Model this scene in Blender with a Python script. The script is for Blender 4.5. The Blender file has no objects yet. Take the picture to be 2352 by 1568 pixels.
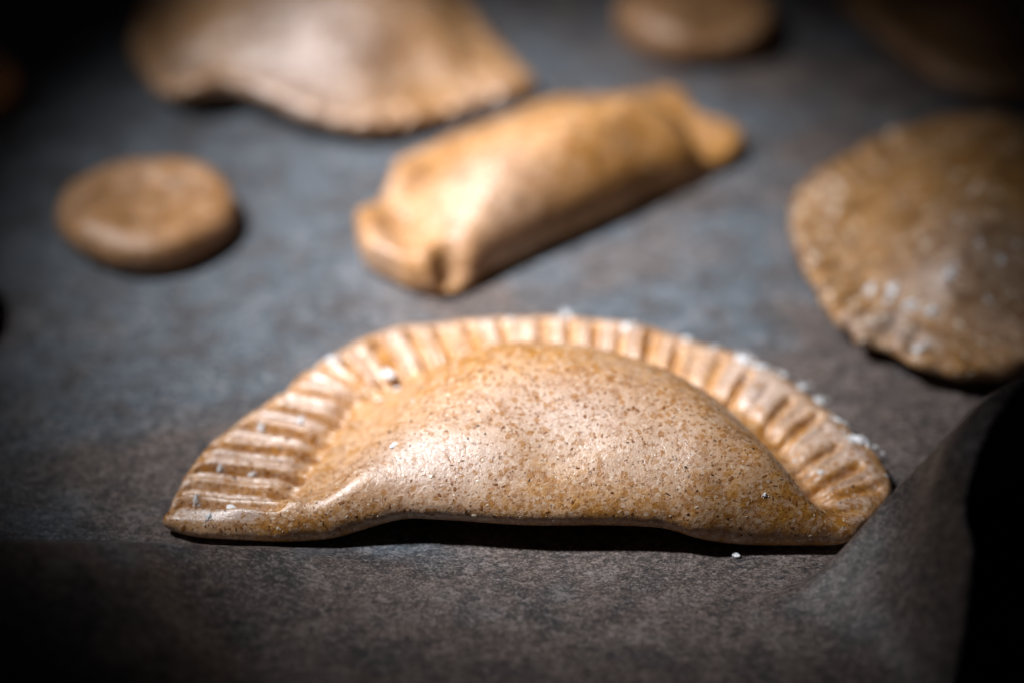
import bpy, math, random
import numpy as np
from mathutils import Vector, Matrix
from mathutils.bvhtree import BVHTree

random.seed(7)
RNG = np.random.default_rng(7)
S = 0.01                                   # the script thinks in centimetres
sc = bpy.context.scene
C = sc.collection

# ------------------------------------------------------------------ camera
CAM_H = 18.9
PITCH = math.radians(35.0)
FPX = 4900.0                               # focal length in photo pixels (frame 2352 x 1568)
cam_d = bpy.data.cameras.new("camera")
cam = bpy.data.objects.new("camera", cam_d)
C.objects.link(cam)
cam.location = (0, 0, CAM_H * S)
cam.rotation_euler = (math.pi / 2 - PITCH, 0, 0)
cam_d.sensor_width = 36.0
cam_d.lens = 36.0 * FPX / 2352.0
cam_d.clip_start = 0.01
cam_d.clip_end = 20.0
cam_d.dof.use_dof = True
cam_d.dof.focus_distance = 0.2862
cam_d.dof.aperture_fstop = 5.2
cam_d.dof.aperture_blades = 0
sc.camera = cam

# ------------------------------------------------------------------ world and lamps
w = bpy.data.worlds.new("World")
sc.world = w
w.use_nodes = True
w.node_tree.nodes["Background"].inputs[0].default_value = (0.80, 0.80, 0.95, 1)
w.node_tree.nodes["Background"].inputs[1].default_value = 0.0045

def lamp(name, loc, target, watts, size_deg, blend, radius, color, oval=1.0):
    d = bpy.data.lights.new(name, 'SPOT')
    d.energy = watts
    d.spot_size = math.radians(size_deg)
    d.spot_blend = blend
    d.shadow_soft_size = radius * S
    d.color = color
    o = bpy.data.objects.new(name, d)
    C.objects.link(o)
    o.location = Vector(loc) * S
    v = (Vector(target) - Vector(loc)).normalized()
    z = -v                                             # the long axis of the oval pool runs away from the viewer
    x = Vector((-.08, 1, 0))
    x = (x - z * x.dot(z)).normalized()
    o.rotation_euler = Matrix((x, z.cross(x), z)).transposed().to_euler()
    o.scale = (1, oval, 1)
    return o

lamp("key_spot", (-29.5, 29.5, 46), (-0.1, 29.3, 0), 41.0, 22.6, 1.0, 3.0, (0.97, 0.97, 1.0), 0.61)  # key light from the left; its oval pool is shaped to imitate a vignette

sc.view_settings.view_transform = 'Standard'
sc.view_settings.look = 'None'
sc.view_settings.exposure = 0.0
sc.view_settings.gamma = 1.0
sc.cycles.use_denoising = True
sc.cycles.denoising_prefilter = 'ACCURATE'
sc.cycles.max_bounces = 8

# ------------------------------------------------------------------ helpers
def at(px, py, z=0.0):
    """photo pixel -> the point of the place where that line of sight reaches height z (cm)"""
    dx, dy = (px - 1176.0) / FPX, (784.0 - py) / FPX
    c, s = math.cos(PITCH), math.sin(PITCH)
    d = np.array([dx, c + dy * s, -s + dy * c])
    t = (z - CAM_H) / d[2]
    return np.array([d[0] * t, d[1] * t, z])

def pts(seq, z=0.0):
    out = []
    for p in seq:
        out.append(at(p[0], p[1], p[2] if len(p) > 2 else z)[:2])
    return np.array(out)

def smooth_line(P, n=140, closed=False):
    """Catmull-Rom through the points"""
    P = np.asarray(P, float)
    if closed:
        Q = np.vstack([P[-1], P, P[0], P[1]])
        m = len(P)
    else:
        Q = np.vstack([2 * P[0] - P[1], P, 2 * P[-1] - P[-2]])
        m = len(P) - 1
    t = np.linspace(0, m, n, endpoint=not closed)
    i = np.minimum(t.astype(int), m - 1)
    f = (t - i)[:, None]
    a, b, c, d = Q[i], Q[i + 1], Q[i + 2], Q[i + 3]
    return 0.5 * (2 * b + (c - a) * f + (2 * a - 5 * b + 4 * c - d) * f ** 2 + (3 * b - a - 3 * c + d) * f ** 3)

def seg_dist(X, Y, A, B):
    ab = B - A
    L = max(float(ab @ ab), 1e-9)
    t = np.clip(((X - A[0]) * ab[0] + (Y - A[1]) * ab[1]) / L, 0, 1)
    return np.hypot(X - A[0] - t * ab[0], Y - A[1] - t * ab[1]), t

def line_dist(X, Y, P, closed=False):
    d = np.full(X.shape, 1e9)
    n = len(P)
    for i in range(n if closed else n - 1):
        d = np.minimum(d, seg_dist(X, Y, P[i], P[(i + 1) % n])[0])
    return d

def inside(X, Y, P):
    r = np.zeros(X.shape, bool)
    n = len(P)
    for i in range(n):
        x0, y0 = P[i]
        x1, y1 = P[(i + 1) % n]
        c = (y0 > Y) != (y1 > Y)
        with np.errstate(divide='ignore', invalid='ignore'):
            r ^= c & (X < (x1 - x0) * (Y - y0) / (y1 - y0 + 1e-12) + x0)
    return r

def sdist(X, Y, P):
    d = line_dist(X, Y, P, True)
    return np.where(inside(X, Y, P), -d, d)

_lat = np.random.default_rng(3).random((32, 32, 32)).astype(np.float32)
def noise(x, y, z, sc_, seed=0.0):
    x = np.asarray(x) * sc_ + seed * 7.31 + 100
    y = np.asarray(y) * sc_ + seed * 3.17 + 100
    z = np.asarray(z) * sc_ + seed * 5.71 + 100
    x, y, z = np.broadcast_arrays(x, y, z)
    i, j, k = np.floor(x).astype(int), np.floor(y).astype(int), np.floor(z).astype(int)
    u, v, t = x - i, y - j, z - k
    u, v, t = [q * q * (3 - 2 * q) for q in (u, v, t)]
    r = 0
    for a in (0, 1):
        for b in (0, 1):
            for c in (0, 1):
                r = r + _lat[(i + a) % 32, (j + b) % 32, (k + c) % 32] * (u if a else 1 - u) * (v if b else 1 - v) * (t if c else 1 - t)
    return r * 2 - 1

def smax(a, b, k):
    h = np.clip(0.5 + 0.5 * (a - b) / k, 0, 1)
    return b * (1 - h) + a * h + k * h * (1 - h)

def sstep(a, b, x):
    t = np.clip((x - a) / (b - a), 0, 1)
    return t * t * (3 - 2 * t)

def dome_of(df, dv, full, peak=.5, back_p=.75, front_p=1.38):
    """height share 0..1 across a filled belly: round over the fold, easing down into the valley at the rim"""
    d = np.maximum(dv, 0)
    t = df / np.maximum(df + d, 1e-6)
    front = quarter(t / peak, front_p)
    back = np.cos(np.clip((t - peak) / (1 - peak), 0, 1) * math.pi / 2) ** back_p
    u = (df + d) / full
    return np.where(t < peak, front, back) * quarter(u, 1.35)

def quarter(t, p=2.0):
    t = np.clip(t, 0, 1)
    return (1 - (1 - t) ** p) ** (1 / p)

def surface_nets(F, org, h):
    """closed quad mesh of the zero level of F (negative inside)"""
    nx, ny, nz = F.shape
    neg = F < 0
    cs = [neg[a:nx - 1 + a, b:ny - 1 + b, c:nz - 1 + c] for a in (0, 1) for b in (0, 1) for c in (0, 1)]
    s = sum(q.astype(np.int8) for q in cs)
    act = (s > 0) & (s < 8)
    idx = np.full(act.shape, -1, np.int64)
    I, J, K = np.nonzero(act)
    idx[I, J, K] = np.arange(len(I))
    acc = np.zeros((len(I), 3))
    cnt = np.zeros(len(I))
    for ax in range(3):
        o1, o2 = [q for q in range(3) if q != ax]
        for b in (0, 1):
            for c in (0, 1):
                off = [0, 0, 0]
                off[o1], off[o2] = b, c
                f0 = F[I + off[0], J + off[1], K + off[2]]
                off2 = list(off)
                off2[ax] = 1
                f1 = F[I + off2[0], J + off2[1], K + off2[2]]
                m = (f0 < 0) != (f1 < 0)
                t = np.where(m, f0 / np.where(m, f0 - f1, 1), 0)
                for q in range(3):
                    acc[:, q] += np.where(m, t if q == ax else off[q], 0)
                cnt += m
    V = acc / cnt[:, None] + np.stack([I, J, K], 1)
    V = V * h + np.array(org)
    quads = []
    for ax in range(3):
        o1, o2 = (ax + 1) % 3, (ax + 2) % 3
        sl0 = [slice(None)] * 3
        sl1 = [slice(None)] * 3
        sl0[ax], sl1[ax] = slice(0, -1), slice(1, None)
        a0, a1 = neg[tuple(sl0)], neg[tuple(sl1)]
        E = np.argwhere(a0 != a1)
        E = E[(E[:, o1] > 0) & (E[:, o2] > 0) & (E[:, o1] < F.shape[o1] - 1) & (E[:, o2] < F.shape[o2] - 1)]
        g = lambda d1, d2: idx[tuple((E - np.eye(3, dtype=int)[o1] * d1 - np.eye(3, dtype=int)[o2] * d2).T)]
        q = np.stack([g(1, 1), g(0, 1), g(0, 0), g(1, 0)], 1)
        flip = ~a0[E[:, 0], E[:, 1], E[:, 2]]
        q[flip] = q[flip][:, ::-1]
        quads.append(q)
    return V, np.vstack(quads)

def relax(V, Q, n, f=0.5):
    for _ in range(n):
        a = np.zeros_like(V)
        c = np.zeros(len(V))
        for i in range(4):
            for j in (1, 3):
                np.add.at(a, Q[:, i], V[Q[:, (i + j) % 4]])
                np.add.at(c, Q[:, i], 1)
        V = V + f * (a / c[:, None] - V)
    return V

def vnormals(V, Q):
    n = np.cross(V[Q[:, 2]] - V[Q[:, 0]], V[Q[:, 3]] - V[Q[:, 1]])
    N = np.zeros_like(V)
    for i in range(4):
        np.add.at(N, Q[:, i], n)
    return N / np.maximum(np.linalg.norm(N, axis=1), 1e-12)[:, None]

def mesh_np(name, V, Q, mat, normals=None):
    """numpy arrays in cm -> mesh"""
    me = bpy.data.meshes.new(name)
    k = Q.shape[1]
    me.vertices.add(len(V))
    me.vertices.foreach_set("co", (V * S).astype(np.float32).ravel())
    me.loops.add(Q.size)
    me.loops.foreach_set("vertex_index", Q.astype(np.int32).ravel())
    me.polygons.add(len(Q))
    me.polygons.foreach_set("loop_start", np.arange(0, Q.size, k, dtype=np.int32))
    me.update(calc_edges=True)
    me.polygons.foreach_set("use_smooth", np.ones(len(Q), bool))
    if normals is not None:
        me.normals_split_custom_set_from_vertices(normals.tolist())
    me.materials.append(mat)
    me.update()
    return me

def link(name, me, parent=None):
    o = bpy.data.objects.new(name, me)
    C.objects.link(o)
    if parent is not None:
        o.parent = parent
        o.matrix_parent_inverse = parent.matrix_world.inverted()
    return o

def tag(o, label, cat, group=None, kind=None):
    o['label'] = label
    o['category'] = cat
    if group:
        o['group'] = group
    if kind:
        o['kind'] = kind
    return o

def empty(name, loc):
    o = bpy.data.objects.new(name, None)
    C.objects.link(o)
    o.location = Vector(loc) * S
    o.empty_display_size = 0.01
    bpy.context.view_layer.update()
    return o

# ------------------------------------------------------------------ materials
class NT:
    def __init__(s, name):
        s.m = bpy.data.materials.new(name)
        s.m.use_nodes = True
        s.t = s.m.node_tree
        s.b = s.t.nodes["Principled BSDF"]
        tc = s.t.nodes.new("ShaderNodeTexCoord")
        geo = s.t.nodes.new("ShaderNodeNewGeometry")
        mp = s.t.nodes.new("ShaderNodeVectorMath")
        mp.operation = 'SCALE'
        mp.inputs['Scale'].default_value = 100.0       # texture space in cm
        s.t.links.new(geo.outputs['Position'], mp.inputs[0])
        s.co = mp.outputs[0]
        s.geo = geo
    def link(s, a, b):
        s.t.links.new(a, b)
    def scaled(s, v):
        n = s.t.nodes.new("ShaderNodeMapping")
        n.inputs['Scale'].default_value = v
        s.link(s.co, n.inputs[0])
        return n.outputs[0]
    def noise(s, scale, detail=3, rough=0.55, co=None, dist=0.0):
        n = s.t.nodes.new("ShaderNodeTexNoise")
        n.inputs['Scale'].default_value = scale
        n.inputs['Detail'].default_value = detail
        n.inputs['Roughness'].default_value = rough
        n.inputs['Distortion'].default_value = dist
        s.link(co or s.co, n.inputs['Vector'])
        return n.outputs['Fac']
    def vor(s, scale, out='Distance', co=None, rnd=1.0):
        n = s.t.nodes.new("ShaderNodeTexVoronoi")
        n.inputs['Scale'].default_value = scale
        n.inputs['Randomness'].default_value = rnd
        s.link(co or s.co, n.inputs['Vector'])
        return n.outputs[out]
    def ramp(s, fac, stops, interp='LINEAR'):
        n = s.t.nodes.new("ShaderNodeValToRGB")
        n.color_ramp.interpolation = interp
        e = n.color_ramp.elements
        while len(e) < len(stops):
            e.new(0.5)
        for q, (p, c) in zip(e, stops):
            q.position = p
            q.color = (*c, 1) if isinstance(c, tuple) else (c, c, c, 1)
        s.link(fac, n.inputs[0])
        return n.outputs[0]
    def mix(s, fac, a, b, mode='MIX'):
        n = s.t.nodes.new("ShaderNodeMix")
        n.data_type = 'RGBA'
        n.blend_type = mode
        for v, i in ((fac, 0), (a, 6), (b, 7)):
            if isinstance(v, (int, float)):
                n.inputs[i].default_value = v if i == 0 else (v, v, v, 1)
            elif isinstance(v, tuple):
                n.inputs[i].default_value = (*v, 1)
            else:
                s.link(v, n.inputs[i])
        return n.outputs[2]
    def math(s, op, a, b=0.0, c=0.0):
        n = s.t.nodes.new("ShaderNodeMath")
        n.operation = op
        for v, i in ((a, 0), (b, 1), (c, 2)):
            if isinstance(v, (int, float)):
                n.inputs[i].default_value = v
            else:
                s.link(v, n.inputs[i])
        return n.outputs[0]
    def bump(s, h, strength, dist_cm, prev=None):
        n = s.t.nodes.new("ShaderNodeBump")
        n.inputs['Strength'].default_value = strength
        n.inputs['Distance'].default_value = dist_cm * S
        s.link(h, n.inputs['Height'])
        if prev is not None:
            s.link(prev, n.inputs['Normal'])
        return n.outputs[0]
    def set(s, **kw):
        for k, v in kw.items():
            k = k.replace('_', ' ')
            i = s.b.inputs[k]
            if isinstance(v, (int, float)):
                i.default_value = v
            elif isinstance(v, tuple):
                i.default_value = (*v, 1) if len(v) == 3 and i.type == 'RGBA' else v
            else:
                s.link(v, i)

def dough_material(name, warm=(0.52, 0.238, 0.036), deep=(0.29, 0.108, 0.012), pale=(0.68, 0.470, 0.315), flour=0.5, rough=0.36, coat=0.22, mottle=0.0):
    m = NT(name)
    big = m.noise(0.9, 4, 0.6)
    mid = m.noise(4.5, 4, 0.65, dist=0.5)
    fine = m.noise(15.0, 4, 0.65)
    grit = m.noise(38.0, 3, 0.65)
    # ragged flake outlines: lookup coordinates pushed about by noise
    jit = m.t.nodes.new("ShaderNodeTexNoise")
    jit.inputs['Scale'].default_value = 14.0
    jit.inputs['Detail'].default_value = 3
    m.link(m.co, jit.inputs['Vector'])
    wob = m.t.nodes.new("ShaderNodeVectorMath")
    wob.operation = 'MULTIPLY_ADD'
    wob.inputs[1].default_value = (0.11, 0.11, 0.11)
    m.link(jit.outputs['Color'], wob.inputs[0])
    m.link(m.co, wob.inputs[2])
    wco = wob.outputs[0]
    def cells(scale, ch, lo, edge):
        sep = m.t.nodes.new("ShaderNodeSeparateColor")
        m.link(m.vor(scale, 'Color', co=wco), sep.inputs[0])
        return m.math('MULTIPLY', m.ramp(sep.outputs[ch], [(lo, 0.0), (lo + .03, 1.0)]), m.ramp(m.vor(scale, co=wco), [(edge - .12, 1.0), (edge, 0.0)]))
    col = m.mix(m.ramp(mid, [(0.36, 0.0), (0.60, 1.0)]), deep, warm)
    film = m.math('ADD', m.math('MULTIPLY', big, 0.38), m.math('MULTIPLY', m.noise(8.0, 5, 0.74), 0.62))
    film = m.math('MULTIPLY', m.ramp(film, [(0.45, 0.0), (0.53, 1.0)]), flour)
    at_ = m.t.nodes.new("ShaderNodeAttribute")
    at_.attribute_name = "flour_and_sheen"
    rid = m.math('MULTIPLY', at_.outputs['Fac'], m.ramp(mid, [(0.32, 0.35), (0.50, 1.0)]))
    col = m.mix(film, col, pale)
    col = m.mix(rid, col, tuple(q * .72 + v for q, v in zip(pale, (.13, .145, .18))))  # pale lavender for floury ridges and for painted highlights
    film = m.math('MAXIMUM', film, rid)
    col = m.mix(m.math('MULTIPLY', cells(9.5, 0, .72, .52), 0.72), col, (0.38, 0.155, 0.020))
    col = m.mix(m.math('MULTIPLY', cells(18.0, 1, .68, .52), 0.75), col, (0.30, 0.115, 0.016))
    col = m.mix(m.math('MULTIPLY', cells(14.0, 2, .74, .46), 0.6), col, (0.72, 0.56, 0.42))
    col = m.mix(m.math('MULTIPLY', cells(26.0, 0, .90, .5), 0.75), col, (0.10, 0.035, 0.008))
    col = m.mix(m.ramp(grit, [(0.34, 0.45), (0.47, 0.0)]), col, (0.22, 0.08, 0.014))
    if mottle:                                         # coarser marbling of the dough seen on the pieces farther off
        mo = m.noise(2.6, 5, 0.72, dist=0.6)
        col = m.mix(m.math('MULTIPLY', m.ramp(mo, [(0.40, 1.0), (0.52, 0.0)]), mottle), col, tuple(q * .5 for q in deep))
        col = m.mix(m.math('MULTIPLY', m.ramp(mo, [(0.52, 0.0), (0.64, 1.0)]), mottle * .6), col, pale)
    h = m.math('ADD', m.math('MULTIPLY', fine, 0.55), m.math('MULTIPLY', grit, 0.45))
    nrm = m.bump(mid, 0.30, 0.05)
    nrm = m.bump(h, 0.42, 0.03, nrm)
    rg = m.math('SUBTRACT', m.ramp(fine, [(0.3, rough - .08), (0.7, rough + .14)]), m.math('MULTIPLY', film, 0.06))
    m.set(Base_Color=col, Roughness=rg, Normal=nrm,
          Specular_IOR_Level=0.8, Coat_Weight=coat, Coat_Roughness=0.36, Subsurface_Weight=0.10, Subsurface_Radius=(0.0018, 0.0008, 0.0003),
          Subsurface_Scale=1.0)
    return m.m

def paper_material():
    m = NT("baking_parchment")
    st = m.scaled((1.0, 1.5, 1.0))
    blot = m.noise(0.30, 3, 0.6)
    blot2 = m.noise(1.3, 5, 0.66, dist=0.3)
    fib = m.noise(8.0, 5, 0.72, co=st, dist=0.8)
    fine = m.noise(27.0, 4, 0.7, co=st, dist=0.6)
    sy = m.t.nodes.new("ShaderNodeSeparateXYZ")
    m.link(m.co, sy.inputs[0])
    far = m.math('MULTIPLY', m.math('SUBTRACT', sy.outputs['Y'], 25.5), 0.035)      # browner towards the near edge
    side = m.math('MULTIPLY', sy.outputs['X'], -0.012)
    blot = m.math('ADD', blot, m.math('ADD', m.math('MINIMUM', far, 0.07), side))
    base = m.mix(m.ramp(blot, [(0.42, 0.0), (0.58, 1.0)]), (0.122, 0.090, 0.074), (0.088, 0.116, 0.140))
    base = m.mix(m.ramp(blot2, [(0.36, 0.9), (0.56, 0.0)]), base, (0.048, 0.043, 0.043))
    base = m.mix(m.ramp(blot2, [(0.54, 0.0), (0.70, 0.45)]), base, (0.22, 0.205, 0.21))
    speck = m.math('ADD', m.math('MULTIPLY', fib, 0.45), m.math('MULTIPLY', fine, 0.55))
    col = m.mix(m.ramp(speck, [(0.40, 0.95), (0.47, 0.50), (0.51, 0.0)]), base, (0.016, 0.017, 0.020))
    col = m.mix(m.ramp(speck, [(0.51, 0.0), (0.62, 0.5)]), col, (0.46, 0.41, 0.395))
    nrm = m.bump(fine, 0.25, 0.02)
    nrm = m.bump(blot2, 0.25, 0.12, nrm)
    m.set(Base_Color=col, Roughness=m.ramp(fib, [(0.3, 0.60), (0.7, 0.42)]), Normal=nrm, Specular_IOR_Level=0.5)
    return m.m

def plain(name, col, rough, spec=0.5, jitter=0.25, scale=8.0, sss=0.0):
    m = NT(name)
    n = m.noise(scale, 3)
    c = m.mix(n, tuple(q * (1 - jitter) for q in col), tuple(min(1, q * (1 + jitter)) for q in col))
    m.set(Base_Color=c, Roughness=rough, Specular_IOR_Level=spec)
    if sss:
        m.set(Subsurface_Weight=sss, Subsurface_Radius=(0.001, 0.0008, 0.0006), Subsurface_Scale=1.0)
    return m.m

M_DOUGH = dough_material("wholemeal_dough", flour=0.56)
M_DOUGH_B = dough_material("wholemeal_dough_floury", mottle=0.5, warm=(0.45, 0.215, 0.050), deep=(0.25, 0.105, 0.018), pale=(0.62, 0.46, 0.35), flour=0.28, rough=0.42, coat=0.1)
M_DOUGH_R = dough_material("wholemeal_dough_olive", mottle=0.55, warm=(0.40, 0.190, 0.030), deep=(0.20, 0.085, 0.012), pale=(0.50, 0.36, 0.25), flour=0.10, rough=0.5, coat=0.05)
M_DOUGH_Y = dough_material("wholemeal_dough_golden", mottle=0.45, warm=(0.50, 0.225, 0.030), deep=(0.29, 0.112, 0.012), rough=0.46, coat=0.05, flour=0.18)
M_DISC = dough_material("wholemeal_dough_disc", mottle=0.5, warm=(0.34, 0.155, 0.040), deep=(0.21, 0.09, 0.020), pale=(0.42, 0.28, 0.18), flour=0.4, rough=0.5, coat=0.0)
M_PAPER = paper_material()
M_TOP = plain("dark_worktop", (0.006, 0.006, 0.008), 0.6, 0.2, scale=3)
M_BRAN = plain("bran_brown", (0.20, 0.075, 0.018), 0.5, 0.4, 0.4)
M_DARK = plain("bran_dark", (0.035, 0.014, 0.008), 0.5, 0.4, 0.4)
M_STARCH = plain("starch_grain", (0.70, 0.58, 0.44), 0.25, 0.8, 0.2)
M_FLOUR = plain("flour", (0.86, 0.87, 0.88), 0.75, 0.3, 0.08, 30.0, 0.2)

# ------------------------------------------------------------------ worktop and paper
def box_mesh(name, lo, hi, mat):
    V = np.array([[x, y, z] for x in (lo[0], hi[0]) for y in (lo[1], hi[1]) for z in (lo[2], hi[2])], float)
    Q = np.array([[0, 1, 3, 2], [4, 6, 7, 5], [0, 4, 5, 1], [2, 3, 7, 6], [0, 2, 6, 4], [1, 5, 7, 3]])
    me = mesh_np(name, V, Q, mat)
    me.polygons.foreach_set("use_smooth", np.zeros(6, bool))
    return me

top = link("worktop", box_mesh("worktop", (-60, 4, -4), (60, 95, -0.35), M_TOP))
top['kind'] = 'structure'

# crest where the near edge of the paper lifts: photo px, px, crest height, width of its far side, rise behind it, distance to the cut edge
CREST = [(-500, 1215, 2.2, 1.1, -.30), (0, 1234, 1.7, 1.0, -.28), (200, 1238, 1.25, .9, -.24), (380, 1245, .70, .7, -.16), (620, 1266, .32, .6, -.02),
         (900, 1320, .14, .8, .10), (1200, 1400, .08, 1.2, .14), (1500, 1450, .08, 1.2, .16), (1740, 1432, .12, 1.0, .12),
         (1850, 1362, .28, .6, .04), (1950, 1250, .75, .5, -.10), (2050, 1130, 1.35, .6, -.18), (2150, 1022, 2.1, .8, -.24),
         (2235, 935, 2.8, 1.0, -.32), (2300, 885, 3.0, 1.1, -1.1), (2380, 850, 3.0, 1.1, -1.3), (2600, 790, 3.0, 1.2, -1.2), (3000, 700, 3.0, 1.2, -1.2)]
# cut edge of the sheet on the right: photo px, px, height there
CUT = [(2050, 1760, 1.2), (2150, 1568, 1.5), (2200, 1450, 1.8), (2235, 1330, 2.1), (2246, 1190, 2.4), (2230, 1085, 2.5), (2352, 990, 2.1), (2560, 850, 2.0), (2900, 650, 2.0), (3400, 300, 2.0)]

def build_paper():
    cw = np.array([at(c[0], c[1], c[2])[:2] for c in CREST])
    par = np.array([c[2:] for c in CREST], float)
    full = smooth_line(np.hstack([cw, par]), 420)
    L, P = full[:, :2], full[:, 2:]
    xs = np.concatenate([np.arange(-30, -11, 0.5), np.arange(-11, 11, 0.07), np.arange(11, 30, 0.5)])
    ys = np.concatenate([np.arange(8, 26, 0.06), np.arange(26, 40, 0.18), np.arange(40, 80, 0.6)])
    X, Y = np.meshgrid(xs, ys, indexing='ij')
    best = np.full(X.shape, 1e9)
    side = np.zeros(X.shape)
    A = np.zeros(X.shape + (3,))
    for i in range(len(L) - 1):
        d, t = seg_dist(X, Y, L[i], L[i + 1])
        m = d < best
        best[m] = d[m]
        ab = L[i + 1] - L[i]
        cr = ab[0] * (Y - L[i][1]) - ab[1] * (X - L[i][0])
        side[m] = np.where(cr[m] < 0, 1, -1)
        A[m] = (P[i] * (1 - t[m][:, None]) + P[i + 1] * t[m][:, None])
    s = best * side                                       # positive = near side of the crest
    h, wd, sl = [A[..., k] for k in range(3)]
    z = h * sstep(-1, 0.05, s / wd)
    sp = np.maximum(s, 0)
    z = z + sl * (np.sqrt(sp ** 2 + 0.09) - 0.3) * sstep(0, 1.2, sp)
    z = z + 0.035 * noise(X, Y, 0, 0.35, 2) * sstep(0.3, 2.5, -s) + 0.06 * noise(X, Y, 0, 0.3, 5) * sstep(0.2, 1.5, s)
    z = z - 0.02
    zb = z.copy()
    for _ in range(70):
        zb[1:-1, 1:-1] = (zb[:-2, 1:-1] + zb[2:, 1:-1] + zb[1:-1, :-2] + zb[1:-1, 2:] + 2 * zb[1:-1, 1:-1]) / 6
    mk = sstep(.25, 1.0, s)
    z = z * (1 - mk) + zb * mk
    V = np.stack([X, Y, z], -1)
    # the sheet ends in a cut edge on the right: signed distance along each row of the grid, last vertex pulled onto the edge
    e = smooth_line([at(*c)[:2] for c in CUT], 300)
    o = np.argsort(e[:, 1])
    f = X - np.interp(Y, e[o, 1], e[o, 0])
    keep = f < 0
    snap = np.zeros_like(keep)
    snap[1:] = ~keep[1:] & keep[:-1]
    I, J = np.nonzero(snap)
    t = (f[I - 1, J] / (f[I - 1, J] - f[I, J]))[:, None]
    V[I, J] = V[I - 1, J] * (1 - t) + V[I, J] * t
    keep |= snap
    idx = np.arange(X.size).reshape(X.shape)
    k = keep[:-1, :-1] & keep[1:, :-1] & keep[:-1, 1:] & keep[1:, 1:]
    q = np.stack([idx[:-1, :-1], idx[1:, :-1], idx[1:, 1:], idx[:-1, 1:]], -1)[k]
    V = V.reshape(-1, 3)
    used = np.unique(q)
    rm = np.full(len(V), -1)
    rm[used] = np.arange(len(used))
    return V[used], rm[q]

PV, PQ = build_paper()
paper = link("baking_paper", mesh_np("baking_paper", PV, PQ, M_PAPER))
sol = paper.modifiers.new("thickness", 'SOLIDIFY')
sol.thickness = 0.012 * S
sol.offset = -1
tag(paper, "grey speckled baking paper under all the pastries, its near corner curling up", "baking paper")

# ------------------------------------------------------------------ pastries
def gauss(X, Y, px, py, sx, sy, ang=0.0, z=0.6):
    c = at(px, py, z)
    ca, sa = math.cos(ang), math.sin(ang)
    u = (X - c[0]) * ca + (Y - c[1]) * sa
    v = -(X - c[0]) * sa + (Y - c[1]) * ca
    return np.exp(-0.5 * ((u / sx) ** 2 + (v / sy) ** 2))

def relaxed(topf, botf, out, box, h, edge_k, seed, rough=0.02):
    (x0, x1), (y0, y1), (z0, z1) = box
    xs, ys, zs = np.arange(x0, x1, h), np.arange(y0, y1, h), np.arange(z0, z1, h)
    X, Y = np.meshgrid(xs, ys, indexing='ij')
    D = sdist(X, Y, out) + 0.03 * noise(X, Y, 0, 3.0, seed) + 0.012 * noise(X, Y, 0, 8.0, seed + 1)
    T, B = topf(X, Y), botf(X, Y)
    Z = zs[None, None, :]
    F = np.maximum(Z - T[..., None], B[..., None] - Z).astype(np.float32)
    F = smax(F, D[..., None].astype(np.float32), edge_k)
    if rough:
        F = F + (rough * noise(X[..., None], Y[..., None], Z, 1.3, seed + 2)).astype(np.float32)
    V, Q = surface_nets(F, (x0, y0, z0), h)
    return relax(V, Q, 4), Q

def split_parts(root, V, Q, names, mask_fn, mat, ridge=None):
    """one closed shell, cut into two parts that share their border and its normals"""
    N = vnormals(V, Q)
    m = mask_fn(V[Q].mean(1))
    out = []
    for nm, sel in ((names[0], m), (names[1], ~m)):
        q = Q[sel]
        used = np.unique(q)
        rm = np.full(len(V), -1)
        rm[used] = np.arange(len(used))
        base = np.array(root.location) / S
        me = mesh_np(nm, V[used] - base, rm[q], mat, N[used])
        if ridge is not None:
            me.attributes.new("flour_and_sheen", 'FLOAT', 'POINT').data.foreach_set("value", ridge[used].astype(np.float32))
        out.append(link_local(nm, me, root))
    return out

def link_local(name, me, parent):
    o = bpy.data.objects.new(name, me)
    C.objects.link(o)
    o.parent = parent
    return o

def grooves_field(X, Y, segs, sig, z=0.5, fine=0.0):
    g = np.zeros(X.shape)
    for i, (a, b) in enumerate(segs):
        A, B = at(*a, z)[:2], at(*b, z)[:2]
        d, t = seg_dist(X, Y, A, B)
        s_ = sig * (0.85 + 0.4 * ((i * 37) % 11) / 11)
        amp = 0.75 + 0.5 * ((i * 53) % 7) / 7
        g = np.maximum(g, amp * np.exp(-0.5 * (d / s_) ** 2))
        if fine and i + 1 < len(segs):
            A2, B2 = at(*segs[i + 1][0], z)[:2], at(*segs[i + 1][1], z)[:2]
            u = .42 + .16 * ((i * 29) % 5) / 5
            d, t = seg_dist(X, Y, A * (1 - u) + A2 * u, B * (1 - u) + B2 * u)
            g = np.maximum(g, fine * amp * np.exp(-0.5 * (d / (sig * .6)) ** 2))
    return g

# ---- the sharp half-moon pastry in front
def Zm(x, y):          # first close-up -> photo px
    return ((x / 1.4933 + 600) * .57422, (y / 1.4933 + 1150) * .57422)
def Zr(x, y):          # second close-up -> photo px
    return ((x / 1.4256 + 2100) * .57422, (y / 1.4256 + 1150) * .57422)

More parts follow.
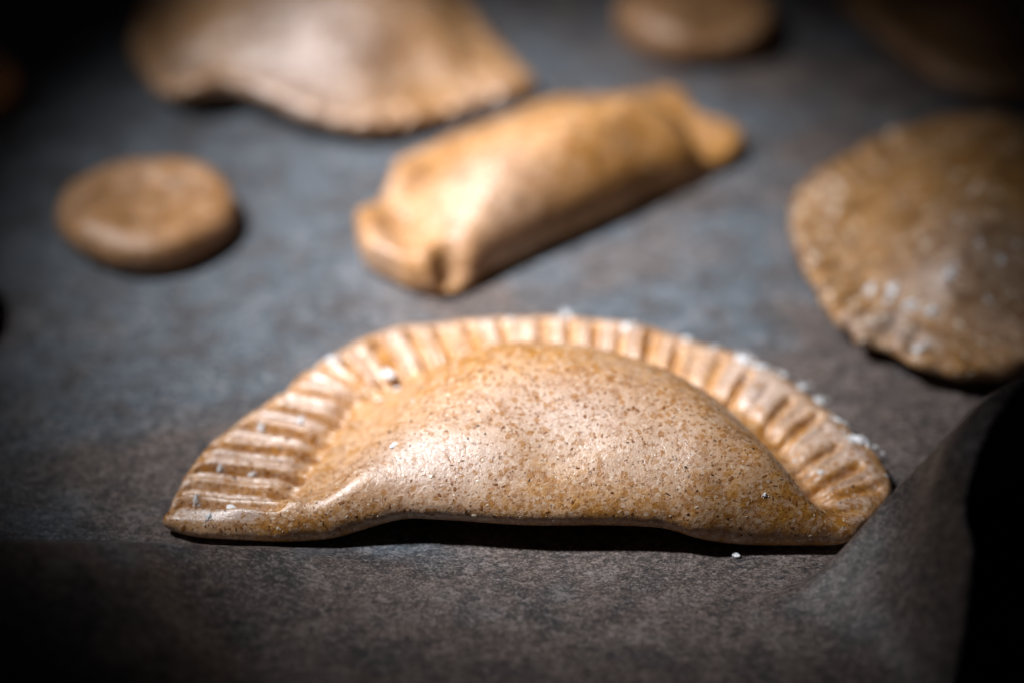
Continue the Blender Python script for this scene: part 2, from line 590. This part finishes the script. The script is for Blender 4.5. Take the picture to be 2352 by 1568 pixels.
MAIN_RIM = [(367, 1194, .2), (384, 1158), (420, 1085), (470, 1020), (540, 960), (650, 890), (760, 805), (900, 747), (1000, 731), (1160, 722),
            (1300, 722), (1450, 738), (1580, 766), (1700, 802), (1800, 850), (1900, 922), (1960, 990), (2022, 1045), (2052, 1100), (2040, 1150)]
MAIN_FOLD = [(372, 1215, .1), (450, 1236, .1), (620, 1244, .12), (740, 1236, .15), (830, 1208, .3), (930, 1190, .4), (1050, 1193, .42), (1230, 1203, .42),
             (1400, 1203, .42), (1520, 1210, .4), (1600, 1233, .3), (1680, 1243, .2), (1800, 1249, .15), (1900, 1247, .15), (1960, 1236, .15), (2020, 1190, .15)]
MAIN_VALLEY = [(600, 1212), (660, 1170), (715, 1090), (780, 990), (860, 905), (960, 850), (1080, 815), (1200, 803), (1350, 812), (1480, 845),
               (1600, 890), (1700, 950), (1780, 1030), (1840, 1110), (1890, 1165), (1930, 1200)]
MAIN_GROOVES = [(Zm(*a), Zm(*b)) for a, b in [((90, 1330), (640, 1385)), ((150, 1212), (780, 1300)), ((220, 1095), (880, 1180)), ((280, 1005), (900, 1070)),
    ((380, 870), (1020, 950)), ((560, 745), (1060, 860)), ((680, 650), (1120, 745)), ((820, 550), (1200, 625)), ((1000, 410), (1250, 530)), ((1150, 380), (1330, 560)),
    ((1340, 270), (1480, 470)), ((1550, 220), (1680, 440)), ((1710, 200), (1830, 430)), ((1890, 180), (1990, 370)), ((2095, 170), (2150, 360))]] + \
    [(Zr(*a), Zr(*b)) for a, b in [((98, 150), (110, 350)), ((260, 160), (260, 370)), ((400, 170), (380, 380)), ((548, 210), (520, 410)), ((725, 220), (680, 440)),
    ((875, 280), (830, 470)), ((1125, 350), (1030, 530)), ((1275, 450), (1160, 610)), ((1520, 580), (1380, 730)), ((1670, 680), (1470, 820)),
    ((1780, 855), (1560, 960)), ((1900, 965), (1600, 1090)), ((2010, 1075), (1600, 1170)), ((2060, 1175), (1660, 1270))]]

def build_main():
    fold = smooth_line(pts(MAIN_FOLD), 160)
    rim = smooth_line(pts(MAIN_RIM, .30), 200)
    outline = np.vstack([rim, fold[::-1]])
    valley = smooth_line(pts(MAIN_VALLEY, .50), 160)
    bellyP = np.vstack([valley, fold[(fold[:, 0] > valley[0, 0]) & (fold[:, 0] < valley[-1, 0])][::-1]])
    xa, xb = at(790, 1230)[0], at(1660, 1240)[0]
    def lift(X):
        return 0.24 * sstep(xa - .3, xa + 1.1, X) * (1 - sstep(xb - 1.0, xb + .3, X))
    def parts(X, Y):
        df = line_dist(X, Y, fold)
        dv = line_dist(X, Y, valley)
        inb = inside(X, Y, bellyP)
        return df, np.where(inb, dv, -dv)
    def topf(X, Y):
        df, dv = parts(X, Y)
        g = grooves_field(X, Y, MAIN_GROOVES, .048, .5, .38)
        out = line_dist(X, Y, rim)
        wav = .05 * noise(X, Y, 0, 1.1, 4) + .03 * noise(X, Y, 0, 2.6, 5)
        rimz = .36 + wav - (.21 - .08 * sstep(0, 3, X)) * g * sstep(-.02, .25, -dv) - .10 * sstep(.3, 0, out)
        tip = np.minimum(np.hypot(X - fold[0, 0], Y - fold[0, 1]), np.hypot(X - fold[-1, 0], Y - fold[-1, 1]))
        roll = .24 * np.exp(-((df - .36) / .28) ** 2) * sstep(.1, 1.6, tip)
        rimz = rimz - .12 * np.exp(-((dv + .22) / .20) ** 2) * sstep(.4, .9, df)            # trough between the fork marks and the filling
        zr = rimz + roll * sstep(.9, .2, df)
        zm = lift(X) + .25
        zr = zm * 0 + np.minimum(zr, .22 + (zr - .22) * quarter(df / .34))
        px = lambda p: at(p, 1120, .3)[0]
        lft = sstep(px(720), px(1120), X)
        Hb = .66 + .80 * sstep(px(690), px(1200), X) * (1 - .62 * sstep(px(1560), px(1930), X) - .12 * sstep(px(1350), px(1600), X)) + .03 * noise(X, Y, 0, .55, 8) + .02 * noise(X, Y, 0, 1.5, 9)
        zb = zm + (Hb - zm) * dome_of(df, dv, 1.3, .34 + .18 * lft, 1.8 - 1.1 * lft) - .12 * np.exp(-(dv / .15) ** 2) * sstep(.35, .8, df)
        zb = np.where(dv > 0, zb, 0)
        return smax(zr, zb, .14)
    def botf(X, Y):
        df = line_dist(X, Y, fold)
        l = lift(X)
        zm = l + .25
        r = .34
        flat = l * sstep(2.2, .3, df)
        return flat + (zm - flat) * (1 - quarter(df / r)) * sstep(xa - .8, xa + .6, X) * (1 - sstep(xb - .6, xb + .8, X)) \
            + .16 * (1 - quarter(df / .22)) * (1 - sstep(xa - .8, xa + .6, X) * (1 - sstep(xb - .6, xb + .8, X)))
    lo, hi = outline.min(0) - .3, outline.max(0) + .3
    V, Q = relaxed(topf, botf, outline, ((lo[0], hi[0]), (lo[1], hi[1]), (-.12, 2.5)), .032, .10, 11, .018)
    g = grooves_field(V[:, 0], V[:, 1], MAIN_GROOVES, .075)
    df, dv = parts(V[:, 0], V[:, 1])
    m = np.maximum(sstep(.0, .30, dv), sstep(.55, .25, df))[:, None]       # the filling is rounder than the pressed rim
    V = V * (1 - m) + relax(V, Q, 28) * m
    global MAIN_FLOUR_SHEEN
    MAIN_FLOUR_SHEEN = np.clip(1 - 1.9 * g, 0, 1) * sstep(.22, .36, -dv) * sstep(.10, .3, line_dist(V[:, 0], V[:, 1], rim)) * sstep(.2, .4, V[:, 2])
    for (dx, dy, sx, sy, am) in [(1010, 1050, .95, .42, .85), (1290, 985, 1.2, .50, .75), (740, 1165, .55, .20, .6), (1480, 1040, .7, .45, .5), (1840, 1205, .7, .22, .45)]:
        MAIN_FLOUR_SHEEN = np.maximum(MAIN_FLOUR_SHEEN, am * gauss(V[:, 0], V[:, 1], dx, dy, sx, sy, 0, 1.0) * (V[:, 2] > .3))      # cool sheen painted onto the filling as a pale flour film
    return V, Q, bellyP, outline

HALF = "half-moon filled pastries on the baking paper"
V, Q, bellyP, MOUT = build_main()
main = tag(empty("half_moon_pastry", (at(1200, 1150)[0], at(1200, 1150)[1], 0)),
           "sharp floury half-moon pastry nearest the viewer, with its whole crimped edge in view", "pastry", HALF)
mask = lambda c: inside(c[:, 0], c[:, 1], bellyP)
split_parts(main, V, Q, ("filled_belly", "crimped_rim"), mask, M_DOUGH, MAIN_FLOUR_SHEEN)
MAIN_BVH = BVHTree.FromPolygons(V.tolist(), Q.tolist())
MAIN_V, MAIN_Q = V, Q

def flake_mesh(name, V, Q, n, mat, size, aspect, thick, seed, sel=None, lift=0.0):
    """n small six-sided flakes pressed into the dough"""
    r = np.random.default_rng(seed)
    cen = V[Q].mean(1)
    nn = np.cross(V[Q[:, 2]] - V[Q[:, 0]], V[Q[:, 3]] - V[Q[:, 1]])
    area = np.linalg.norm(nn, axis=1)
    nn = nn / np.maximum(area, 1e-9)[:, None]
    p = area * (nn[:, 2] > -.25)
    if sel is not None:
        p = p * sel(cen)
    p = p * np.clip(.55 + 1.3 * noise(cen[:, 0], cen[:, 1], cen[:, 2], 1.4, seed) + .6 * noise(cen[:, 0], cen[:, 1], cen[:, 2], 4.0, seed), .04, 2)
    pick = r.choice(len(cen), n, p=p / p.sum())
    vs, fs = [], []
    for i in pick:
        N = nn[i] + r.normal(0, .12, 3)
        N /= np.linalg.norm(N)
        T = np.cross(N, r.normal(0, 1, 3))
        T /= np.linalg.norm(T)
        B = np.cross(N, T)
        L = size * math.exp(min(r.normal(-.1, .5), .7))
        W = L * aspect * (0.6 + 0.8 * r.random())
        c = cen[i] + N * (thick * .3 + lift)
        b = len(vs)
        for k in range(6):
            a = k * math.pi / 3 + r.normal(0, .15)
            rr = 1 + r.normal(0, .18)
            vs.append(c + T * L * math.cos(a) * rr + B * W * math.sin(a) * rr - N * thick * .5)
        vs.append(c + N * thick * .6)
        for k in range(6):
            fs.append((b + k, b + (k + 1) % 6, b + 6))
    return np.array(vs), np.array(fs)

def add_flakes(root, V, Q, n, mat, name, size, aspect, thick, seed, sel=None):
    v, f = flake_mesh(name, V, Q, n, mat, size, aspect, thick, seed, sel)
    base = np.array(root.location) / S
    o = link_local(name, mesh_np(name, v - base, f, mat), root)
    o['kind'] = 'stuff'
    return o

add_flakes(main, V, Q, 1100, M_BRAN, "bran_flakes", .027, .5, .010, 21)
add_flakes(main, V, Q, 460, M_DARK, "dark_bran_flakes", .021, .4, .012, 22)
add_flakes(main, V, Q, 380, M_STARCH, "starch_grains", .020, .6, .012, 23)

def hit(bvh, px, py):
    p0 = np.array([0, 0, CAM_H])
    d = at(px, py, 0) - p0
    r = bvh.ray_cast(Vector(p0), Vector(d).normalized())
    return (np.array(r[0]), np.array(r[1])) if r[0] is not None else (at(px, py, 0), np.array([0, 0, 1.0]))

import bmesh
def lump_mesh(name, r, seed, flat=.6, mat=None, sub=2, blobs=3, spread=.6):
    bm = bmesh.new()
    rr = random.Random(seed)
    for b in range(blobs):
        off = Vector((rr.uniform(-1, 1), rr.uniform(-1, 1) * .7, rr.uniform(-.2, .3))) * r * spread * (0 if b == 0 else 1)
        k = 1 if b == 0 else rr.uniform(.4, .8)
        g = bmesh.ops.create_icosphere(bm, subdivisions=sub, radius=r * k)
        for v in g['verts']:
            n = 1 + .5 * float(noise(v.co.x / r, v.co.y / r, v.co.z / r, 1.6, seed + b))
            v.co = v.co * n
            v.co.z *= flat
            v.co += off
    for v in bm.verts:
        v.co *= S
    me = bpy.data.meshes.new(name)
    bm.to_mesh(me)
    bm.free()
    me.polygons.foreach_set("use_smooth", np.ones(len(me.polygons), bool))
    me.materials.append(mat or M_FLOUR)
    return me

def dust_mesh(name, r, seed, n):
    """a smear of many fine flour grains, thickest in the middle"""
    bm = bmesh.new()
    rr = random.Random(seed)
    for b in range(n):
        u = abs(rr.gauss(0, .5))
        a = rr.uniform(0, 6.28)
        q = r * rr.uniform(.06, .17) * (1.5 if u < .35 else .8)
        g = bmesh.ops.create_icosphere(bm, subdivisions=1, radius=q)
        off = Vector((r * u * math.cos(a) * 1.2, r * u * math.sin(a), r * rr.uniform(-.08, .16) * max(0, 1 - u)))
        for v in g['verts']:
            v.co = v.co * rr.uniform(.7, 1.3) + off
    for v in bm.verts:
        v.co *= S
    me = bpy.data.meshes.new(name)
    bm.to_mesh(me)
    bm.free()
    me.polygons.foreach_set("use_smooth", np.ones(len(me.polygons), bool))
    me.materials.append(M_FLOUR)
    return me

def put_lump(root, bvh, px, py, r, seed, flat=.6, blobs=3, spread=.6, elong=1.0, ang=0.0):
    p, n = hit(bvh, px, py)
    if blobs < 3:
        n = n * .25 + np.array([0, 0, 1.0])
        n = n / np.linalg.norm(n)
    nm = "flour_crumb" if blobs < 3 else "flour_dusting"
    me = lump_mesh(nm, r, seed, flat, M_FLOUR, 2, blobs, spread) if blobs < 3 else dust_mesh(nm, r * 1.35, seed, blobs * 14)
    o = link_local(nm, me, root)
    if blobs >= 3:
        o['kind'] = 'stuff'
        flat = .1
    o.location = Vector(p + n * r * flat * (.1 if blobs >= 3 else -.15)) * S - root.location
    q = Vector(n).to_track_quat('Z', 'Y')
    o.rotation_euler = q.to_euler()
    o.rotation_euler.rotate_axis('Z', ang + math.pi / 2)
    o.scale = (elong, 1, 1)
    return o

for i, (px, py, r, fl, bl, el, an) in enumerate([
        (535, 1165, .095, .38, 1, 1.5, .4), (578, 1090, .06, .45, 3, 1.4, -1.0), (888, 858, .10, .35, 1, 1.5, .1), (870, 916, .06, .35, 3, 1.5, .5), (910, 893, .06, .35, 3, 1.4, .5),
        (948, 921, .03, .8, 3, 1, 0), (760, 825, .10, .35, 4, 1.2, .4), (1757, 1136, .045, .6, 3, 1.0, 0), (1885, 1084, .06, .6, 3, 1.2, 0), (1826, 1057, .04, .6, 3, 1.2, 0),
        (1300, 729, .09, .6, 5, 1.6, 0), (1440, 753, .09, .6, 5, 1.4, 0), (1577, 781, .09, .6, 4, 1.0, 0), (1706, 826, .13, .6, 5, 1.1, 0), (1752, 845, .11, .6, 5, 1.6, -.4),
        (1797, 864, .08, .6, 4, 1.4, -.5), (1878, 920, .09, .6, 5, 1.4, -.8), (1978, 1014, .15, .6, 6, 1.3, -.8), (1712, 868, .07, .5, 3, 1, .8), (905, 1022, .05, .35, 2, 1.5, .9),  # the last lump here stands in for a shiny dough bubble
       
        (2035, 1092, .04, .5, 3, 1, 0), (1170, 735, .05, .5, 3, 1.6, 0), (1640, 800, .07, .5, 4, 1.6, -.3), (1840, 890, .08, .5, 4, 1.6, -.7), (1925, 965, .07, .5, 4, 1.6, -.9), (450, 1150, .07, .5, 3, 1.6, 0), (505, 1075, .06, .5, 3, 1.6, 0), (600, 985, .08, .5, 4, 1.6, 0), (690, 965, .07, .5, 3, 1.6, 0), (480, 1185, .06, .5, 3, 1.6, 0)]):
    put_lump(main, MAIN_BVH, px, py, r, i + 1, fl, bl, .9, el, an)

PAPER_BVH = BVHTree.FromPolygons(PV.tolist(), PQ.tolist())
p, n = hit(PAPER_BVH, 1690, 1276)
cr = link("flour_crumb", lump_mesh("flour_crumb", .05, 77, .7, M_FLOUR, 2, 3, .7))
cr.location = Vector(p + n * .02) * S
tag(cr, "tiny white flour crumb lying alone on the paper before the nearest pastry", "crumb")

# ---- the other filled pastries
def filled(name, label, outline, fold, valley, belly_front, Hb, rimz, mat, seed, grooves=(), lift=None, topmod=None, h=.06, oz=.35, fr=1.3, bk=1.2, group=HALF, gs=.1, gd=.12, flour_sheen=(), fp=1.38):
    out = smooth_line(pts(outline, oz), 200, True)
    fl = smooth_line(pts(fold, oz), 100)
    va = smooth_line(pts(valley, .5), 120)
    bp = np.vstack([va, fl[::-1]]) if not belly_front else np.vstack([va, smooth_line(pts(belly_front, .5), 60)[::-1]])
    def topf(X, Y):
        df = line_dist(X, Y, fl)
        dv = np.where(inside(X, Y, bp), line_dist(X, Y, va), -line_dist(X, Y, va))
        ins = inside(X, Y, bp)
        l = lift(X, Y) if lift else 0
        z = rimz + l + .06 * noise(X, Y, 0, .9, seed) + .05 * noise(X, Y, 0, 2.2, seed + 1)
        if grooves:
            z = z - gd * grooves_field(X, Y, grooves, gs)
        Hh = Hb + .12 * noise(X, Y, 0, .5, seed + 3) + .07 * noise(X, Y, 0, 1.6, seed + 4) + .03 * noise(X, Y, 0, 4, seed + 5)
        dome = dome_of(df, dv, fr, bk, .75, fp)
        zb = np.where(ins, (rimz * .6) + (Hh - rimz * .6) * dome, 0)
        z = smax(z, zb, .2)
        if topmod:
            z = z + topmod(X, Y)
        z = np.maximum(z, l + .2)
        return z
    def botf(X, Y):
        return (lift(X, Y) if lift else 0) + 0 * X
    lo, hi = out.min(0) - .3, out.max(0) + .3
    V, Q = relaxed(topf, botf, out, ((lo[0], hi[0]), (lo[1], hi[1]), (-.14, Hb + 1.0)), h, .2, seed + 20, .03)
    c = out.mean(0)
    root = tag(empty(name, (c[0], c[1], 0)), label, "pastry", group)
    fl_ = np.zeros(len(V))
    for (dx, dy, sx, sy, am) in flour_sheen:
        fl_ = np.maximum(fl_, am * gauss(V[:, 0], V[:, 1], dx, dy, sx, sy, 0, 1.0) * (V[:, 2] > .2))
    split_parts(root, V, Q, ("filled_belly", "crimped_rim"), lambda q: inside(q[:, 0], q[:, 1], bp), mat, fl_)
    return root, V, Q

# folded roll-like pastry in the middle
LOG_OUT = [(822, 480), (822, 540), (845, 590), (900, 615), (950, 640), (1010, 655), (1060, 645), (1130, 600), (1250, 545), (1400, 480), (1550, 410), (1660, 360), (1712, 318),
           (1700, 295), (1650, 275), (1600, 255), (1575, 225), (1530, 205), (1400, 215), (1250, 225), (1150, 260), (1050, 300), (950, 350), (905, 370), (895, 420), (870, 455)]
LOG_FOLD = [(1000, 655), (1060, 645), (1130, 600), (1250, 545), (1400, 480), (1550, 410), (1660, 360), (1690, 330)]
LOG_VALLEY = [(1000, 640), (965, 590), (950, 520), (955, 440), (1000, 385), (1090, 315), (1200, 268), (1350, 240), (1480, 232), (1570, 258), (1620, 300), (1680, 335)]
def log_mod(X, Y):
    return (.30 * gauss(X, Y, 850, 520, .28, .50, .3, .5) + .28 * gauss(X, Y, 905, 590, .50, .20, -.5, .5) + .32 * gauss(X, Y, 985, 592, .22, .28, 0, .6)
            - .50 * gauss(X, Y, 1030, 592, .20, .30, -.2, .7) - .25 * gauss(X, Y, 910, 500, .22, .35, 0, .5) + .14 * gauss(X, Y, 1655, 285, .35, .30, 0, .5)
            + .22 * gauss(X, Y, 920, 385, .3, .3, 0) + .20 * gauss(X, Y, 1540, 200, .3, .3, 0) - .25 * gauss(X, Y, 1600, 300, .22, .5, .4, .7))
filled("half_moon_pastry", "golden plump half-moon pastry lying slantwise in the middle, with a tucked lumpy left end", LOG_OUT, LOG_FOLD, LOG_VALLEY, None,
       1.68, .32, M_DOUGH_Y, 40, (), None, log_mod, .055, .3, 4.6, .36, fp=1.6, flour_sheen=[(1100, 430, .75, .95, .65), (870, 520, .3, .5, .5)])  # first patch paints the highlight on the left face as pale flour

# large pastry at the top
TOP_OUT = [(300, 60), (310, 130), (350, 185), (395, 228), (450, 240), (530, 225), (600, 250), (700, 283), (800, 298), (900, 292), (1000, 265), (1110, 222), (1228, 180),
           (1180, 120), (1130, 70), (1080, 10), (1000, -70), (850, -120), (650, -130), (480, -100), (350, -40)]
TOP_VALLEY = [(360, -20), (372, 60), (400, 130), (480, 165), (600, 185), (720, 215), (850, 215), (980, 190), (1070, 140), (1080, 60), (1020, -30)]
TOP_FOLD = [(360, -45), (480, -100), (650, -130), (850, -120), (1000, -70), (1040, -40)]
TOP_GR = [((x, y0), (x2, y1)) for x, y0, x2, y1 in [(880, 300, 870, 230), (930, 290, 915, 225), (985, 275, 960, 215), (1040, 255, 1005, 200), (1095, 235, 1045, 175), (1150, 210, 1080, 150), (820, 305, 815, 235), (760, 300, 770, 230)]]
def top_lift(X, Y):
    return .55 * gauss(X, Y, 500, 240, 1.1, .8, 0) + .25 * gauss(X, Y, 720, 290, .8, .5, 0) + .2 * gauss(X, Y, 1000, 270, .8, .5)
def top_mod(X, Y):
    return -.50 * gauss(X, Y, 930, 95, .55, .5, .3, 1.0) + .12 * gauss(X, Y, 700, 100, .9, .9, 0, 1.2)
filled("half_moon_pastry", "big pale pastry behind the slanting one, dented on top, with a wavy lifted front edge", TOP_OUT, TOP_FOLD, TOP_VALLEY, None,
       1.15, .36, M_DOUGH_B, 60, TOP_GR, top_lift, top_mod, .065, .35, 4.0, .5, gd=.15, gs=.07, flour_sheen=[(700, 90, .9, 1.6, 1.3), (860, 260, .7, .35, .7), (1150, 180, .5, .5, .8), (420, 100, .4, .6, .6)])  # first patch puts the broad highlight on the crown into the flour colour

# right pastry
RT_OUT = [(1815, 470), (1838, 425), (1900, 375), (2020, 315), (2150, 270), (2300, 262), (2450, 330), (2560, 480), (2600, 620), (2520, 730), (2420, 800), (2330, 845), (2210, 862),
          (2150, 850), (2085, 832), (2030, 792), (1962, 778), (1950, 745), (1915, 725), (1868, 645), (1828, 560)]
RT_FOLD = [(2250, 262), (2300, 262), (2450, 330), (2560, 480), (2600, 620), (2560, 690)]
RT_VALLEY = [(2180, 300), (2040, 360), (1950, 430), (1925, 500), (1940, 580), (1985, 660), (2060, 730), (2180, 775), (2330, 770), (2480, 720)]
RT_GR = [((x, y), (x2, y2)) for x, y, x2, y2 in [(1900, 365, 1960, 410), (1860, 395, 1935, 435), (1830, 435, 1920, 465), (1812, 480, 1912, 497), (1815, 525, 1915, 530), (1825, 570, 1925, 562),
          (1845, 615, 1940, 598), (1868, 660, 1960, 632), (1895, 705, 1985, 668), (1940, 750, 2015, 700), (2000, 795, 2060, 735), (2070, 835, 2110, 765), (1960, 335, 2010, 380), (2030, 305, 2070, 350)]]
def rt_lift(X, Y):
    return .12 + .12 * gauss(X, Y, 2050, 800, 1.0, .6)
rt, RV, RQ = filled("half_moon_pastry", "pastry cut off by the right edge of the photo, strewn with white flour spots", RT_OUT, RT_FOLD, RT_VALLEY, None,
       1.2, .34, M_DOUGH_R, 80, RT_GR, rt_lift, None, .055, .4, 4.0, .5, gs=.060, gd=.15, flour_sheen=[(2000, 675, .25, .22, 1), (2055, 675, .25, .25, 1), (2090, 705, .2, .2, 1), (2138, 722, .18, .18, .9), (2182, 632, .2, .18, 1), (2260, 600, .9, .8, .55), (2110, 800, .25, .2, .8), (2330, 700, .5, .6, .5)])
RB = BVHTree.FromPolygons(RV.tolist(), RQ.tolist())
for i, (px, py, r, el) in enumerate([(2182, 632, .14, 1.4), (2000, 668, .15, 1.3), (2050, 665, .17, 1.1), (2090, 700, .15, 1.2), (2138, 715, .14, 1.0), (2110, 800, .13, 1.2), (2040, 690, .1, 1),
                                     (2250, 560, .08, 1.4), (2300, 600, .09, 1.2), (2335, 560, .08, 1.0), (2270, 690, .09, 1.2), (2200, 500, .07, 1.2)]):
    put_lump(rt, RB, px, py, r * .8, 100 + i, .22, 3, .9, el, i * .7)
add_flakes(rt, RV, RQ, 350, M_STARCH, "starch_grains", .05, .6, .03, 31)
add_flakes(rt, RV, RQ, 350, M_BRAN, "bran_flakes", .05, .6, .02, 32)

# far right pastry in the dark corner
filled("half_moon_pastry", "dim pastry in the dark upper right corner, mostly outside the photo",
       [(1935, -30), (1990, 40), (2060, 95), (2130, 150), (2200, 185), (2300, 205), (2450, 190), (2600, 80), (2620, -60), (2450, -170), (2200, -180), (2020, -130)],
       [(2020, -130), (2200, -180), (2450, -170), (2600, -80)], [(2040, -70), (2080, 20), (2160, 90), (2260, 130), (2400, 130), (2530, 50)], None,
       1.2, .42, M_DISC, 95, (), None, None, .08, .35, 4.0, .5)

# ---- round dough pieces
DISC = "small round flat pieces of dough"
def disc(label, px, py, rx, ry, thick, seed, mods=(), mat=M_DISC, h=.05):
    c = at(px, py, thick)
    ang = np.linspace(0, 2 * math.pi, 60, endpoint=False)
    rr = 1 + .03 * np.sin(2 * ang + seed) + .02 * np.sin(3 * ang + seed * 2) + .012 * np.sin(5 * ang + seed)
    out = np.stack([c[0] + rx * np.cos(ang) * rr, c[1] + ry * np.sin(ang) * rr], 1)
    def topf(X, Y):
        d = np.clip(-sdist(X, Y, out), 0, None)
        z = thick * (.55 + .45 * quarter(d / .42)) - .07 * sstep(.35, 1.1, d) + .06 * noise(X, Y, 0, .9, seed) + .045 * noise(X, Y, 0, 2.5, seed + 1) + .02 * noise(X, Y, 0, 6, seed + 2)
        for (mx, my, a, sx, sy, an) in mods:
            z = z + a * gauss(X, Y, mx, my, sx, sy, an)
        return z
    def botf(X, Y):
        d = np.clip(-sdist(X, Y, out), 0, None)
        return thick * .42 * (1 - quarter(d / .32))
    lo, hi = out.min(0) - .2, out.max(0) + .2
    V, Q = relaxed(topf, botf, out, ((lo[0], hi[0]), (lo[1], hi[1]), (-.12, thick + .5)), h, .14, seed + 5, .02)
    base = np.array([c[0], c[1], 0])
    o = link("dough_round", mesh_np("dough_round", V - base, Q, mat))
    o.location = Vector(base) * S
    tag(o, label, "dough piece", DISC)
    return o

disc("whole round of dough left of the slanting golden pastry", 335, 455, 1.50, 1.55, .58, 3, [(260, 525, .07, .5, .25, 0), (450, 420, .07, .5, .6, 0)])
disc("round of dough at the top edge of the photo, right of the big pale pastry", 1605, 0, 1.62, 1.55, .72, 5, [(1560, 60, .12, .3, .3, 0), (1500, 30, .08, .4, .3, 0), (1650, 70, -.08, .3, .4, 0)])
disc("dark round of dough cut by the left edge, level with the big pale pastry", -125, 150, 1.25, 1.4, .7, 8)
disc("unlit round of dough barely entering the left edge, below the upper dark one", -240, 650, 1.40, 1.5, .75, 9)
